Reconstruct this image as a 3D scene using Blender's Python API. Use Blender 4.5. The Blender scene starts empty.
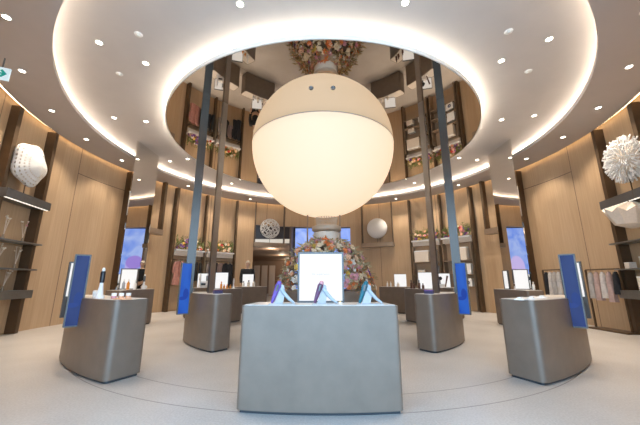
import bpy, bmesh, math, random
from math import sin, cos, pi, radians as R_, sqrt
from mathutils import Vector, Matrix
random.seed(7)
SC = bpy.context.scene
COL = SC.collection
CY = 8.17            # axis of the round room (y)
CC = 7.93            # axis of the counter rings
ZL, ZI, ZM = 4.93, 5.15, 4.925   # lower ceiling, raised ceiling, mirror
RM, RL, RW = 4.13, 6.0, 7.19     # mirror, cove lip, wall radius
H = 0.935            # counter height

# ------------------------------------------------------------------ materials
def nodes(name):
    m = bpy.data.materials.new(name); m.use_nodes = True
    nt = m.node_tree; b = nt.nodes['Principled BSDF']
    return m, nt, b
def mat(name, col, rough=.5, metal=0., emit=None, es=0., spec=None, noise=0., nscale=20., bump=0.):
    m, nt, b = nodes(name)
    b.inputs['Base Color'].default_value = (*col, 1)
    b.inputs['Roughness'].default_value = rough
    b.inputs['Metallic'].default_value = metal
    if spec is not None: b.inputs['Specular IOR Level'].default_value = spec
    if emit:
        b.inputs['Emission Color'].default_value = (*emit, 1)
        b.inputs['Emission Strength'].default_value = es
    if noise or bump:
        tc = nt.nodes.new('ShaderNodeTexCoord')
        n = nt.nodes.new('ShaderNodeTexNoise'); n.inputs['Scale'].default_value = nscale
        n.inputs['Detail'].default_value = 4
        nt.links.new(tc.outputs['Object'], n.inputs['Vector'])
        if noise:
            r = nt.nodes.new('ShaderNodeValToRGB')
            r.color_ramp.elements[0].position = .3; r.color_ramp.elements[1].position = .7
            r.color_ramp.elements[0].color = (*[c*(1-noise) for c in col], 1)
            r.color_ramp.elements[1].color = (*[min(1, c*(1+noise)) for c in col], 1)
            nt.links.new(n.outputs['Fac'], r.inputs['Fac'])
            nt.links.new(r.outputs['Color'], b.inputs['Base Color'])
        if bump:
            bp = nt.nodes.new('ShaderNodeBump'); bp.inputs['Strength'].default_value = bump
            bp.inputs['Distance'].default_value = .01
            nt.links.new(n.outputs['Fac'], bp.inputs['Height'])
            nt.links.new(bp.outputs['Normal'], b.inputs['Normal'])
    return m

M = {}
M['ceiling'] = mat('ceiling_paint', (.56, .51, .475), .9, noise=.02, nscale=3)
M['ceiling_in'] = mat('ceiling_paint_raised', (.6, .55, .51), .9, noise=.02, nscale=3)
M['taupe'] = mat('taupe_metal_plaster', (.198, .154, .118), .42, .25, noise=.07, nscale=6, bump=.05)
M['toe'] = mat('dark_plinth', (.03, .035, .04), .5)
M['ctop'] = mat('pale_counter_surface', (.62, .58, .53), .35)
M['bronze'] = mat('dark_bronze', (.13, .085, .05), .38, .6, noise=.1, nscale=5)
M['bronze_lt'] = mat('light_bronze', (.33, .25, .18), .4, .5, noise=.08, nscale=5)
M['steel'] = mat('grey_steel', (.27, .28, .28), .32, .85, noise=.06, nscale=9)
M['steel_dark'] = mat('dark_steel', (.15, .152, .152), .35, .6, noise=.06, nscale=9)
M['pole'] = mat('polished_pole_steel', (.085, .072, .062), .3, 1., noise=.05, nscale=4)
M['pole_b'] = mat('brushed_pole_steel', (.36, .33, .3), .33, 1., noise=.05, nscale=4)
M['frame'] = mat('matte_steel_frame', (.13, .135, .135), .5, .3, noise=.04, nscale=9)
M['white'] = mat('white_plastic', (.82, .8, .77), .35)
M['cream'] = mat('cream_paper', (.78, .68, .56), .7, noise=.06, nscale=30)
M['paper'] = mat('white_paper', (.86, .84, .8), .75, noise=.03, nscale=30)
M['black'] = mat('black_cloth', (.012, .012, .014), .8)
M['blackp'] = mat('black_plastic', (.015, .015, .017), .3)
M['rim'] = mat('white_mirror_rim', (.7, .68, .62), .6)
M['globe_metal'] = mat('fixture_steel', (.4, .45, .5), .25, .8)
M['lightbox'] = mat('backlit_panel', (.1, .1, .1), .6, emit=(1, .985, .97), es=.88)
M['lightbox2'] = mat('backlit_panel_warm', (.1, .1, .1), .6, emit=(1, .95, .88), es=.88)
M['led'] = mat('led_strip', (1, 1, 1), .5, emit=(1, .91, .78), es=50)
M['led_in'] = mat('led_strip_mirror_edge', (1, 1, 1), .5, emit=(1, .91, .78), es=60)
M['led_wall'] = mat('led_wall_slot', (1, 1, 1), .5, emit=(1, .74, .45), es=8)
M['led_corr'] = mat('lit_ceiling_slot', (.1, .1, .1), .5, emit=(1, .88, .72), es=.62)
M['lens'] = mat('downlight_lens', (1, 1, 1), .5, emit=(1, .93, .8), es=9)
M['shelf_led'] = mat('shelf_light', (1, 1, 1), .5, emit=(1, .9, .75), es=1.2)
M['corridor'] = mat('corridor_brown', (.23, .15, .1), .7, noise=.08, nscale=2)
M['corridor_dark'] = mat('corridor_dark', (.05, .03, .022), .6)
M['corr_panel'] = mat('corridor_panel', (.45, .34, .25), .6)
M['bay'] = mat('tan_bay_panel', (.5, .35, .22), .6)
M['skin'] = mat('skin', (.62, .4, .28), .55)
M['hair'] = mat('pale_hair', (.62, .55, .45), .7)
M['leaf'] = mat('leaf_green', (.24, .27, .09), .6, noise=.4, nscale=25)
M['leaf2'] = mat('dry_leaf_olive', (.45, .36, .19), .65, noise=.35, nscale=25)
for n, c in dict(red=(.5, .05, .03), orange=(.75, .22, .06), peach=(.8, .45, .27), pink=(.62, .28, .3),
                 white=(.82, .76, .66), yellow=(.75, .5, .1), purple=(.22, .09, .28), ivory=(.8, .64, .43)).items():
    M['fl_'+n] = mat('petal_'+n, c, .6, noise=.12, nscale=40)
for n, c in dict(pink=(.42, .19, .15), teal=(.03, .075, .075), grey=(.23, .19, .17), taupe=(.2, .13, .11),
                 rose=(.47, .33, .29), palegrey=(.42, .38, .34), white=(.6, .55, .5)).items():
    M['cl_'+n] = mat('cloth_'+n, c, .85, noise=.15, nscale=15)
for n, c in dict(violet=(.15, .08, .33), plum=(.12, .04, .1), teal=(.0, .1, .13), amber=(.75, .28, .03),
                 brown=(.12, .045, .02), blueblk=(.05, .05, .12)).items():
    M['pr_'+n] = mat('product_'+n, c, .3)
M['pr_frost'] = mat('frosted_white_plastic', (.36, .4, .43), .3)
M['st_white'] = mat('satin_white_stand', (.42, .41, .4), .4)
M['tan'] = mat('tan_wood_ring', (.5, .38, .27), .5)
M['exit_green'] = mat('exit_green', (.0, .3, .25), .5, emit=(.0, .35, .28), es=.35)
M['exit_white'] = mat('exit_white', (.3, .36, .38), .5, emit=(.75, .93, 1), es=.65)

def wood():
    m, nt, b = nodes('oak_veneer')
    N = nt.nodes.new; L = nt.links.new
    uv = N('ShaderNodeUVMap')
    sep = N('ShaderNodeSeparateXYZ'); L(uv.outputs['UV'], sep.inputs['Vector'])
    def mth(op, a, bb=None, c=None):
        n = N('ShaderNodeMath'); n.operation = op
        for i, v in enumerate((a, bb, c)):
            if v is None: continue
            if isinstance(v, (int, float)): n.inputs[i].default_value = v
            else: L(v, n.inputs[i])
        return n.outputs[0]
    u, v = sep.outputs['X'], sep.outputs['Y']
    pw = .42
    pu = mth('DIVIDE', u, pw); pid = mth('FLOOR', pu)
    vid = mth('GREATER_THAN', v, 40.)
    seed = mth('ADD', pid, mth('MULTIPLY', vid, 37.7))
    wn = N('ShaderNodeTexWhiteNoise'); wn.noise_dimensions = '1D'; L(seed, wn.inputs['W'])
    cx = N('ShaderNodeCombineXYZ')
    L(mth('ADD', mth('MULTIPLY', u, 26), mth('MULTIPLY', wn.outputs['Value'], 40)), cx.inputs['X'])
    L(mth('MULTIPLY', v, .9), cx.inputs['Y']); L(seed, cx.inputs['Z'])
    ns = N('ShaderNodeTexNoise'); ns.inputs['Scale'].default_value = 1; ns.inputs['Detail'].default_value = 6
    ns.inputs['Roughness'].default_value = .6
    L(cx.outputs['Vector'], ns.inputs['Vector'])
    mix = mth('ADD', mth('MULTIPLY', ns.outputs['Fac'], .75), mth('MULTIPLY', wn.outputs['Value'], .22))
    rp = N('ShaderNodeValToRGB'); L(mix, rp.inputs['Fac'])
    rp.color_ramp.elements[0].position = .22; rp.color_ramp.elements[0].color = (.45, .295, .165, 1)
    rp.color_ramp.elements[1].position = .75; rp.color_ramp.elements[1].color = (.60, .42, .255, 1)
    # open joints between the wide panels, and one level joint
    au = mth('ABSOLUTE', u)
    wide = mth('FRACT', mth('DIVIDE', mth('ADD', au, 22.08-11.18), 2.76))
    j1 = mth('LESS_THAN', wide, .006)
    band = mth('MULTIPLY', mth('GREATER_THAN', au, 9.3), mth('LESS_THAN', au, 11.18))
    j2 = mth('MULTIPLY', band, mth('LESS_THAN', mth('ABSOLUTE', mth('SUBTRACT', v, 4.24)), .009))
    j = mth('MAXIMUM', j1, j2)
    mx = N('ShaderNodeMix'); mx.data_type = 'RGBA'
    L(j, mx.inputs[0]); L(rp.outputs['Color'], mx.inputs[6]); mx.inputs[7].default_value = (.1, .055, .03, 1)
    L(mx.outputs[2], b.inputs['Base Color'])
    b.inputs['Roughness'].default_value = .5
    return m
M['wood'] = wood()

def floor_mat():
    m, nt, b = nodes('pale_terrazzo')
    N = nt.nodes.new; L = nt.links.new
    tc = N('ShaderNodeTexCoord')
    n1 = N('ShaderNodeTexNoise'); n1.inputs['Scale'].default_value = 55; n1.inputs['Detail'].default_value = 5
    n2 = N('ShaderNodeTexNoise'); n2.inputs['Scale'].default_value = 1.1; n2.inputs['Detail'].default_value = 4
    L(tc.outputs['Object'], n1.inputs['Vector']); L(tc.outputs['Object'], n2.inputs['Vector'])
    def mth(op, a, bb=None):
        n = N('ShaderNodeMath'); n.operation = op
        for i, v in enumerate((a, bb)):
            if v is None: continue
            if isinstance(v, (int, float)): n.inputs[i].default_value = v
            else: L(v, n.inputs[i])
        return n.outputs[0]
    f = mth('ADD', mth('MULTIPLY', n1.outputs['Fac'], .6), mth('MULTIPLY', n2.outputs['Fac'], .4))
    rp = N('ShaderNodeValToRGB'); L(f, rp.inputs['Fac'])
    rp.color_ramp.elements[0].position = .35; rp.color_ramp.elements[0].color = (.41, .385, .36, 1)
    rp.color_ramp.elements[1].position = .62; rp.color_ramp.elements[1].color = (.55, .525, .5, 1)
    # concentric joints
    vs = N('ShaderNodeVectorMath'); vs.operation = 'SUBTRACT'; L(tc.outputs['Object'], vs.inputs[0])
    vs.inputs[1].default_value = (0, CC, 0)
    ln = N('ShaderNodeVectorMath'); ln.operation = 'LENGTH'; L(vs.outputs[0], ln.inputs[0])
    js = None
    for r in (4.5, 4.94):
        k = mth('LESS_THAN', mth('ABSOLUTE', mth('SUBTRACT', ln.outputs['Value'], r)), .006)
        js = k if js is None else mth('MAXIMUM', js, k)
    mx = N('ShaderNodeMix'); mx.data_type = 'RGBA'
    L(js, mx.inputs[0]); L(rp.outputs['Color'], mx.inputs[6]); mx.inputs[7].default_value = (.2, .18, .165, 1)
    L(mx.outputs[2], b.inputs['Base Color'])
    b.inputs['Roughness'].default_value = .33
    b.inputs['Specular IOR Level'].default_value = .5
    return m
M['floor'] = floor_mat()

def screen_mat(name, base, dark, swirls=(), es=1., warp=.6):
    """what the display shows: a blue field with soft ribbons and rounded violet shapes (object x, z)"""
    m, nt, b = nodes(name)
    N = nt.nodes.new; L = nt.links.new
    tc = N('ShaderNodeTexCoord'); sp = N('ShaderNodeSeparateXYZ'); L(tc.outputs['Object'], sp.inputs[0])
    ns = N('ShaderNodeTexNoise'); ns.inputs['Scale'].default_value = 1.3; ns.inputs['Detail'].default_value = 2
    ns.inputs['Distortion'].default_value = warp*2
    L(tc.outputs['Object'], ns.inputs['Vector'])
    rp = N('ShaderNodeValToRGB'); L(ns.outputs['Fac'], rp.inputs['Fac'])
    rp.color_ramp.elements[0].position = .3; rp.color_ramp.elements[0].color = (*dark, 1)
    rp.color_ramp.elements[1].position = .68; rp.color_ramp.elements[1].color = (*base, 1)
    out = rp.outputs['Color']
    for (x, z, rx, rz, c) in swirls:
        cb = N('ShaderNodeVectorMath'); cb.operation = 'SUBTRACT'; L(tc.outputs['Object'], cb.inputs[0])
        cb.inputs[1].default_value = (x, 0, z)
        sc = N('ShaderNodeVectorMath'); sc.operation = 'MULTIPLY'; L(cb.outputs[0], sc.inputs[0])
        sc.inputs[1].default_value = (1/rx, 0, 1/rz)
        ln = N('ShaderNodeVectorMath'); ln.operation = 'LENGTH'; L(sc.outputs[0], ln.inputs[0])
        r2 = N('ShaderNodeValToRGB'); L(ln.outputs['Value'], r2.inputs['Fac'])
        r2.color_ramp.elements[0].position = .85; r2.color_ramp.elements[0].color = (1, 1, 1, 1)
        r2.color_ramp.elements[1].position = 1.0; r2.color_ramp.elements[1].color = (0, 0, 0, 1)
        mx = N('ShaderNodeMix'); mx.data_type = 'RGBA'
        L(r2.outputs['Color'], mx.inputs[0]); L(out, mx.inputs[6]); mx.inputs[7].default_value = (*c, 1)
        out = mx.outputs[2]
    b.inputs['Base Color'].default_value = (.01, .01, .015, 1)
    b.inputs['Roughness'].default_value = .3; b.inputs['Specular IOR Level'].default_value = .15
    L(out, b.inputs['Emission Color']); b.inputs['Emission Strength'].default_value = es
    return m
M['wallscreen'] = screen_mat('wall_display_picture', (.42, .55, .98), (.16, .3, .92),
    [(-.75, 1.8, .3, .5, (.5, .45, .95)), (-.95, 2.1, .5, .38, (.36, .25, .78)), (.2, 1.85, .42, .62, (.62, .52, .95)), (.4, 1.3, .4, .5, (.52, .36, .88)), (-.2, 1.1, .35, .4, (.75, .6, .95))])
M['bluescreen'] = screen_mat('blue_display_picture', (.024, .045, .19), (.012, .025, .12), [(.02, .36, .05, .1, (.012, .035, .2)), (-.03, .28, .07, .035, (.015, .04, .22))], es=1., warp=.9)
M['bluescreen_b'] = screen_mat('bright_blue_display_picture', (.025, .13, .58), (.012, .06, .4), [(.02, .36, .05, .1, (.012, .05, .34)), (-.03, .28, .07, .035, (.012, .05, .36))], es=1., warp=.9)

def mirror_mat(name, col, rough):
    m, nt, b = nodes(name)
    b.inputs['Base Color'].default_value = (*col, 1); b.inputs['Metallic'].default_value = 1
    b.inputs['Roughness'].default_value = rough
    return m
M['mirror'] = mirror_mat('ceiling_mirror_glass', (.66, .59, .52), .0)
M['wmirror'] = mirror_mat('wall_mirror_glass', (.86, .84, .8), .0)

def globe_mat():
    m, nt, b = nodes('glowing_stretch_fabric')
    b.inputs['Base Color'].default_value = (.35, .31, .26, 1); b.inputs['Roughness'].default_value = .8
    b.inputs['Emission Color'].default_value = (1, .79, .54, 1); b.inputs['Emission Strength'].default_value = .88
    return m
M['globe'] = globe_mat()

# ------------------------------------------------------------------ mesh helpers
class MB:
    def __init__(s): s.v = []; s.f = []; s.uv = {}
    def add(s, vs, fs, T=None):
        o = len(s.v)
        s.v += [tuple(T @ Vector(v)) if T else tuple(v) for v in vs]
        s.f += [tuple(i+o for i in f) for f in fs]
        return s
    def box(s, c, d, T=None, rz=0, taper=1):
        x, y, z = (k/2 for k in d); t = taper
        vs = [(-x, -y, -z), (x, -y, -z), (x, y, -z), (-x, y, -z), (-x*t, -y*t, z), (x*t, -y*t, z), (x*t, y*t, z), (-x*t, y*t, z)]
        A = Matrix.Translation(c) @ Matrix.Rotation(rz, 4, 'Z')
        if T: A = T @ A
        return s.add(vs, [(3, 2, 1, 0), (4, 5, 6, 7), (0, 1, 5, 4), (1, 2, 6, 5), (2, 3, 7, 6), (3, 0, 4, 7)], A)
    def lathe(s, prof, n=24, T=None, caps=True):
        vs, fs = [], []
        for (r, z) in prof:
            for i in range(n):
                a = 2*pi*i/n; vs.append((r*cos(a), r*sin(a), z))
        for k in range(len(prof)-1):
            for i in range(n):
                j = (i+1) % n
                fs.append((k*n+i, k*n+j, (k+1)*n+j, (k+1)*n+i))
        if caps:
            fs.append(tuple(range(n-1, -1, -1))); fs.append(tuple((len(prof)-1)*n+i for i in range(n)))
        return s.add(vs, fs, T)
    def tube(s, pts, r, n=8):
        pts = [Vector(p) for p in pts]; rs = r if isinstance(r, (list, tuple)) else [r]*len(pts)
        vs, fs = [], []
        for k, p in enumerate(pts):
            d = (pts[min(k+1, len(pts)-1)] - pts[max(k-1, 0)]).normalized()
            up = Vector((0, 0, 1)) if abs(d.z) < .95 else Vector((0, 1, 0))
            a = d.cross(up).normalized(); b = d.cross(a)
            for i in range(n):
                t = 2*pi*i/n; vs.append(p + (a*cos(t) + b*sin(t))*rs[k])
        for k in range(len(pts)-1):
            for i in range(n):
                j = (i+1) % n; fs.append((k*n+i, k*n+j, (k+1)*n+j, (k+1)*n+i))
        fs.append(tuple(range(n-1, -1, -1))); fs.append(tuple((len(pts)-1)*n+i for i in range(n)))
        return s.add(vs, fs)
    def prism(s, poly, z0, z1, T=None):
        n = len(poly)
        vs = [(x, y, z0) for x, y in poly] + [(x, y, z1) for x, y in poly]
        fs = [tuple(range(n-1, -1, -1)), tuple(range(n, 2*n))] + [(i, (i+1) % n, n+(i+1) % n, n+i) for i in range(n)]
        return s.add(vs, fs, T)
    def sphere(s, c, r, nu=20, nv=12, sq=(1, 1, 1)):
        prof = [(max(1e-4, r*sin(pi*k/nv)), -r*cos(pi*k/nv)) for k in range(nv+1)]
        return s.lathe(prof, nu, Matrix.Translation(c) @ Matrix.Diagonal((*sq, 1)), caps=False)
    def ring(s, r0, r1, z0, z1, a0=0, a1=360, n=96, c=(0, 0)):
        """a closed or open annular slab; angle measured from +y clockwise"""
        full = abs(a1-a0) >= 359.9; k = n if full else n+1
        vs, fs = [], []
        for i in range(k):
            a = R_(a0 + (a1-a0)*i/n); x, y = sin(a), cos(a)
            for (r, z) in ((r0, z0), (r1, z0), (r1, z1), (r0, z1)): vs.append((c[0]+r*x, c[1]+r*y, z))
        for i in range(n):
            j = (i+1) % k
            for q in range(4):
                p = (q+1) % 4; fs.append((i*4+q, i*4+p, j*4+p, j*4+q))
        if not full: fs += [(0, 1, 2, 3), tuple((k-1)*4+q for q in (3, 2, 1, 0))]
        return s.add(vs, fs)
    def build(s, name, m, parent=None, smooth=False, loc=None, rz=0):
        me = bpy.data.meshes.new(name); me.from_pydata(s.v, [], s.f)
        bm = bmesh.new(); bm.from_mesh(me); bmesh.ops.recalc_face_normals(bm, faces=bm.faces); bm.to_mesh(me); bm.free()
        for mm in (m if isinstance(m, (list, tuple)) else [m]): me.materials.append(mm)
        if smooth:
            for p in me.polygons: p.use_smooth = True
            me.set_sharp_from_angle(angle=R_(40))
        o = bpy.data.objects.new(name, me); COL.objects.link(o)
        if parent: o.parent = parent
        if loc: o.location = loc
        if rz: o.rotation_euler.z = rz
        return o

def tag(o, label=None, cat=None, group=None, kind=None):
    if label: o['label'] = label
    if cat: o['category'] = cat
    if group: o['group'] = group
    if kind: o['kind'] = kind
    return o
def thing(name, label, cat, loc=(0, 0, 0), rz=0, group=None):
    o = bpy.data.objects.new(name, None); COL.objects.link(o); o.empty_display_size = .1
    o.location = loc; o.rotation_euler.z = rz
    return tag(o, label, cat, group)
def struct(name, mb, m, smooth=False):
    return tag(mb.build(name, m, smooth=smooth), kind='structure')
def copy_tree(o, parent=None):
    c = o.copy(); COL.objects.link(c)
    if parent: c.parent = parent
    for ch in list(o.children): copy_tree(ch, c)
    return c
def inst(proto, used, loc, rz, label, group=None):
    """the prototype itself the first time, copies after that"""
    o = proto if proto.name not in used else copy_tree(proto)
    used.add(proto.name)
    o.location = loc; o.rotation_euler.z = rz; o['label'] = label
    if group: o['group'] = group
    return o
USED = set()
def wp(th, r, z=0., c=CY): return Vector((r*sin(R_(th)), c + r*cos(R_(th)), z))

# ------------------------------------------------------------------ the setting
mb = MB(); mb.box((0, 15, -.05), (19, 46, .1)); struct('floor', mb, M['floor'])

def wall_arc(name, a0, a1, z0, z1, step=2.):
    n = max(1, int(round(abs(a1-a0)/step)))
    mb = MB(); vs = []; fs = []; uvs = []
    for i in range(n+1):
        a = a0 + (a1-a0)*i/n
        for r in (RW, RW+.12):
            for z in (z0, z1): vs.append(tuple(wp(a, r, z)))
    for i in range(n):
        p = i*4; q = p+4
        fs += [(p, q, q+1, p+1), (p+2, p+3, q+3, q+2), (p+1, q+1, q+3, p+3), (p, p+2, q+2, q)]
    fs += [(0, 1, 3, 2), (n*4, n*4+2, n*4+3, n*4+1)]
    mb.add(vs, fs)
    o = struct(name, mb, M['wood'])
    me = o.data; ul = me.uv_layers.new(name='UVMap')
    for lp in me.loops:
        v = me.vertices[lp.vertex_index].co
        ul.data[lp.index].uv = (math.atan2(v.x, v.y-CY)*RW, v.z)
    return o
wall_arc('wall_left', -157, -28, 0, 5.16)
wall_arc('wall_right', 11.2, 157, 0, 5.16)
wall_arc('wall_back', -28, 11.2, 3.86, 5.16)

mb = MB(); mb.ring(RL+.03, 7.0, ZL, ZL+.02, n=160, c=(0, CY)); mb.ring(RL-.01, RL+.03, ZL, ZL+.085, n=160, c=(0, CY))
mb.ring(7.0, 7.03, ZL, ZL+.05, n=160, c=(0, CY))
struct('ceiling_lower_ring', mb, M['ceiling'], True)
mb = MB(); mb.ring(0.02, 7.3, ZI, ZI+.03, n=160, c=(0, CY)); mb.ring(6.3, 6.34, ZL+.02, ZI, n=160, c=(0, CY))
struct('ceiling_raised', mb, M['ceiling_in'], True)
mb = MB(); mb.ring(7.33, 11.5, ZL, ZL+.1, 138, 222, n=60, c=(0, CY)); struct('ceiling_entrance', mb, M['ceiling'], True)
def torus(R, r, z, n=128, k=6):
    mb = MB(); vs = []; fs = []
    for i in range(n):
        a = 2*pi*i/n
        for j in range(k):
            t = 2*pi*j/k; rr = R + r*cos(t); vs.append((rr*cos(a), CY+rr*sin(a), z+r*sin(t)))
    for i in range(n):
        for j in range(k):
            fs.append((i*k+j, ((i+1) % n)*k+j, ((i+1) % n)*k+(j+1) % k, i*k+(j+1) % k))
    return mb.add(vs, fs)
struct('trim_1', torus(6.24, .016, ZL+.11), M['led'])
struct('trim_2', torus(4.02, .016, ZM+.12), M['led_in'])
struct('trim_3', torus(7.1, .012, ZL+.06), M['led_wall'])

# ceiling mirror
cm = thing('ceiling_mirror', 'huge round bronze-tinted mirror disc set in the middle of the ceiling', 'mirror', (0, CY, ZM))
mb = MB(); n = 160
mb.lathe([(RM-.02, 0), (RM-.02, .03)], n); mb.build('mirror_glass', M['mirror'], cm)
mb = MB(); mb.ring(RM-.02, RM, -.012, .075, n=n); mb.build('rim', M['rim'], cm, True)
# half globe
GR = 2.02
gl = thing('globe_lamp', 'giant glowing cream half-globe lamp under the round ceiling mirror', 'lamp', (0, CY, ZM))
mb = MB(); prof = [(max(1e-3, GR*sin(pi/2*k/32)), -GR*cos(pi/2*k/32)) for k in range(33)]
prof[-1] = (GR, -.004); mb.lathe(prof, 96, caps=False); mb.build('glowing_shade', M['globe'], gl, True)
mb = MB(); mb.ring(GR-.01, GR+.006, -.012, -.002, n=96); mb.build('edge_band', M['cream'], gl)
for k, x in enumerate((-.23, .21)):
    t = thing('spot_fixture', f"{'left' if k == 0 else 'right'} of two tiny steel spotlights on the ceiling mirror before the globe", 'spotlight', (x, 5.31, ZM), 0)
    mb = MB(); mb.lathe([(.05, -.012), (.05, 0)], 16); mb.build('mounting_plate', M['globe_metal'], t)
    mb = MB(); mb.lathe([(.03, -.03), (.036, -.012)], 16); mb.build('spot_head', M['steel_dark'], t)

# corridor seen through the opening, and the video wall
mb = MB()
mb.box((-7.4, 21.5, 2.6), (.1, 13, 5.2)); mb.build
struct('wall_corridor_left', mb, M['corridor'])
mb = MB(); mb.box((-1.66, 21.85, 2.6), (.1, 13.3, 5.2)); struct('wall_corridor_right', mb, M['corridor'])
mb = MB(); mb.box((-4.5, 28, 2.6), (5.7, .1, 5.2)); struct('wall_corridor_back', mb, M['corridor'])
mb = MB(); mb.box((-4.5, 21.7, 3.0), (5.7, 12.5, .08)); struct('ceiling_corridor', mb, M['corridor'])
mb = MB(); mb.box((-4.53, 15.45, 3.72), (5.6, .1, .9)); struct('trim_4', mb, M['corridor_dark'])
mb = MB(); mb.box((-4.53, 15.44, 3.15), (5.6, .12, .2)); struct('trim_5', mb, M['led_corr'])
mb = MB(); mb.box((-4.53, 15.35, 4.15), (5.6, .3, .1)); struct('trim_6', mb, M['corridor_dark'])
for i, x in enumerate((-5.2, -4.6, -4.0)):
    t = tag(MB().box((0, 0, 1.16), (.45, .06, 2.32)).build('corridor_panel', M['corr_panel'], loc=(x, 24, 0)),
            ['first', 'second', 'third'][i] + ' from left of the pale upright panels in the dim corridor', 'panel', 'pale corridor panels')

vw = thing('video_wall', 'tall wide blue video screen at the back of the room behind the flower tower', 'screen', (.3, 16.2, 0))
MB().box((0, 0, 1.97), (3.6, .06, 3.9)).build('display_panel', M['wallscreen'], vw, loc=(0, 0, .02))
mb = MB()
for x in (-1.82, 1.82): mb.box((x, 0, 1.97), (.04, .1, 3.94))
mb.box((0, 0, 3.96), (3.68, .1, .04)); mb.build('screen_frame', M['bronze'], vw)

MB_ = MB(); MB_.box((.75, 16.55, 2.6), (5., .1, 5.2)); struct('wall_sky_block_rear', MB_, M['corridor_dark'])  # added behind the screen to stop sky showing through the gaps
MB_ = MB(); MB_.box((3.2, 15.9, 2.6), (.1, 1.4, 5.2)); struct('wall_sky_block_side', MB_, M['corridor_dark'])  # added side closure against the same sky leak
MB_ = MB(); MB_.box((-2.2, 21.8, 5.2), (11., 12.8, .1)); struct('ceiling_sky_block', MB_, M['corridor_dark'])  # unseen slab added above the corridor to keep sky light out
# bronze fins on the wall
k = 1
FINZ = ZL-.02
for s in (-1, 1):
    for th, w, d, z0 in ((35.4, .07, .2, 0), (47.1, .07, .2, 0), (58.3, .1, .22, 0), (74.7, .11, .24, 0)):
        mb = MB(); mb.box((0, -d/2-.004, (FINZ+z0)/2), (w, d, FINZ-z0))
        o = struct('trim_%d' % (6+k), mb, M['bronze']); o.location = wp(s*th, RW); o.rotation_euler.z = -R_(s*th); k += 1

# free-standing mirror panels
for s in (-1, 1):
    t = thing('wall_mirror', f"tall narrow standing mirror panel on the {'left' if s < 0 else 'right'} side of the room", 'mirror', (s*5.4, 8.6, 0), 0)
    MB().box((0, 0, (ZI-.02)/2+.02), (.03, 1.16, ZI-.03)).build('mirror_glass', M['wmirror'], t)
    MB().box((0, 0, .012), (.05, 1.18, .024)).build('base_rail', M['bronze'], t)

# ------------------------------------------------------------------ ceiling lights
def downlight(th, r, z, label, group, pw):
    p = wp(th, r, z)
    t = thing('downlight', label, 'ceiling light', p, 0, group)
    mb = MB(); mb.ring(.05, .066, -.008, -.001, n=20); mb.build('trim_ring', M['rim'], t)
    mb = MB(); mb.lathe([(.05, -.005), (.05, -.002)], 20); mb.build('lens', M['lens'], t)
    if pw:
        l = bpy.data.lights.new('downlight_bulb', 'SPOT'); l.energy = pw; l.color = (1, .87, .72)
        l.spot_size = R_(105); l.spot_blend = .7; l.shadow_soft_size = .06
        o = bpy.data.objects.new('bulb', l); COL.objects.link(o); o.location = (0, 0, -.02); o.parent = t
ORD = ['nearest', 'second', 'third', 'fourth', 'fifth', 'sixth', 'seventh', 'eighth', 'ninth']
PIN, POUT = 135, 172
for s in (-1, 1):
    side = 'left' if s < 0 else 'right'
    for i, th in enumerate((165, 135, 105, 75, 45)):
        downlight(s*th, 4.7, ZI, f'{ORD[i]} from the viewer in the inner row of downlights beside the round mirror, {side} half', 'downlights in the raised ceiling', PIN)
    for i, th in enumerate((135, 105, 75, 45)):
        downlight(s*th, 5.42, ZI, f'{ORD[i]} from the viewer in the outer row of downlights of the raised ceiling, {side} half', 'downlights in the raised ceiling', PIN)
    for i, th in enumerate((134.6, 121.7, 108.8, 96, 83, 70.5, 57.7, 45, 32)):
        downlight(s*th, 6.5, ZL, f'{ORD[i]} from the viewer in the row of downlights along the {side} wall', 'downlights in the lower ceiling', POUT)
    for i, th in enumerate((142.6, 127)):
        t = thing('smoke_detector', f"{['nearer', 'farther'][i]} small round white detector on the {side} half of the raised ceiling", 'detector', wp(s*th, 5.03, ZI))
        mb = MB(); mb.lathe([(.055, -.012), (.065, 0)], 20); mb.build('base', M['paper'], t)
        mb = MB(); mb.lathe([(.02, -.035), (.04, -.012)], 16); mb.build('sensor', M['rim'], t)

# exit sign hanging at the left
t = thing('exit_sign', 'small white exit sign with a green arrow hanging from the ceiling at left', 'sign', (-5.52, 4.44, 4.63), R_(25))
MB().box((0, 0, 0), (.23, .03, .23)).build('sign_panel', M['exit_white'], t)
mb = MB(); mb.tube([(0, 0, .11), (0, 0, .30)], .012); mb.build('hanger', M['steel'], t)
mb = MB()
for poly in ([(-.075, -.014), (.038, -.014), (.038, .014), (-.075, .014)], [(.015, .075), (.083, 0), (.015, -.075), (-.015, -.053), (.034, 0), (-.015, .053)]):
    mb.add([(x, -.0165, z) for x, z in poly] + [(x, -.0185, z) for x, z in poly],
           [tuple(range(len(poly))), tuple(range(2*len(poly)-1, len(poly)-1, -1))] + [(i, (i+1) % len(poly), len(poly)+(i+1) % len(poly), len(poly)+i) for i in range(len(poly))])
mb.build('arrow', M['exit_green'], t)

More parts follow.
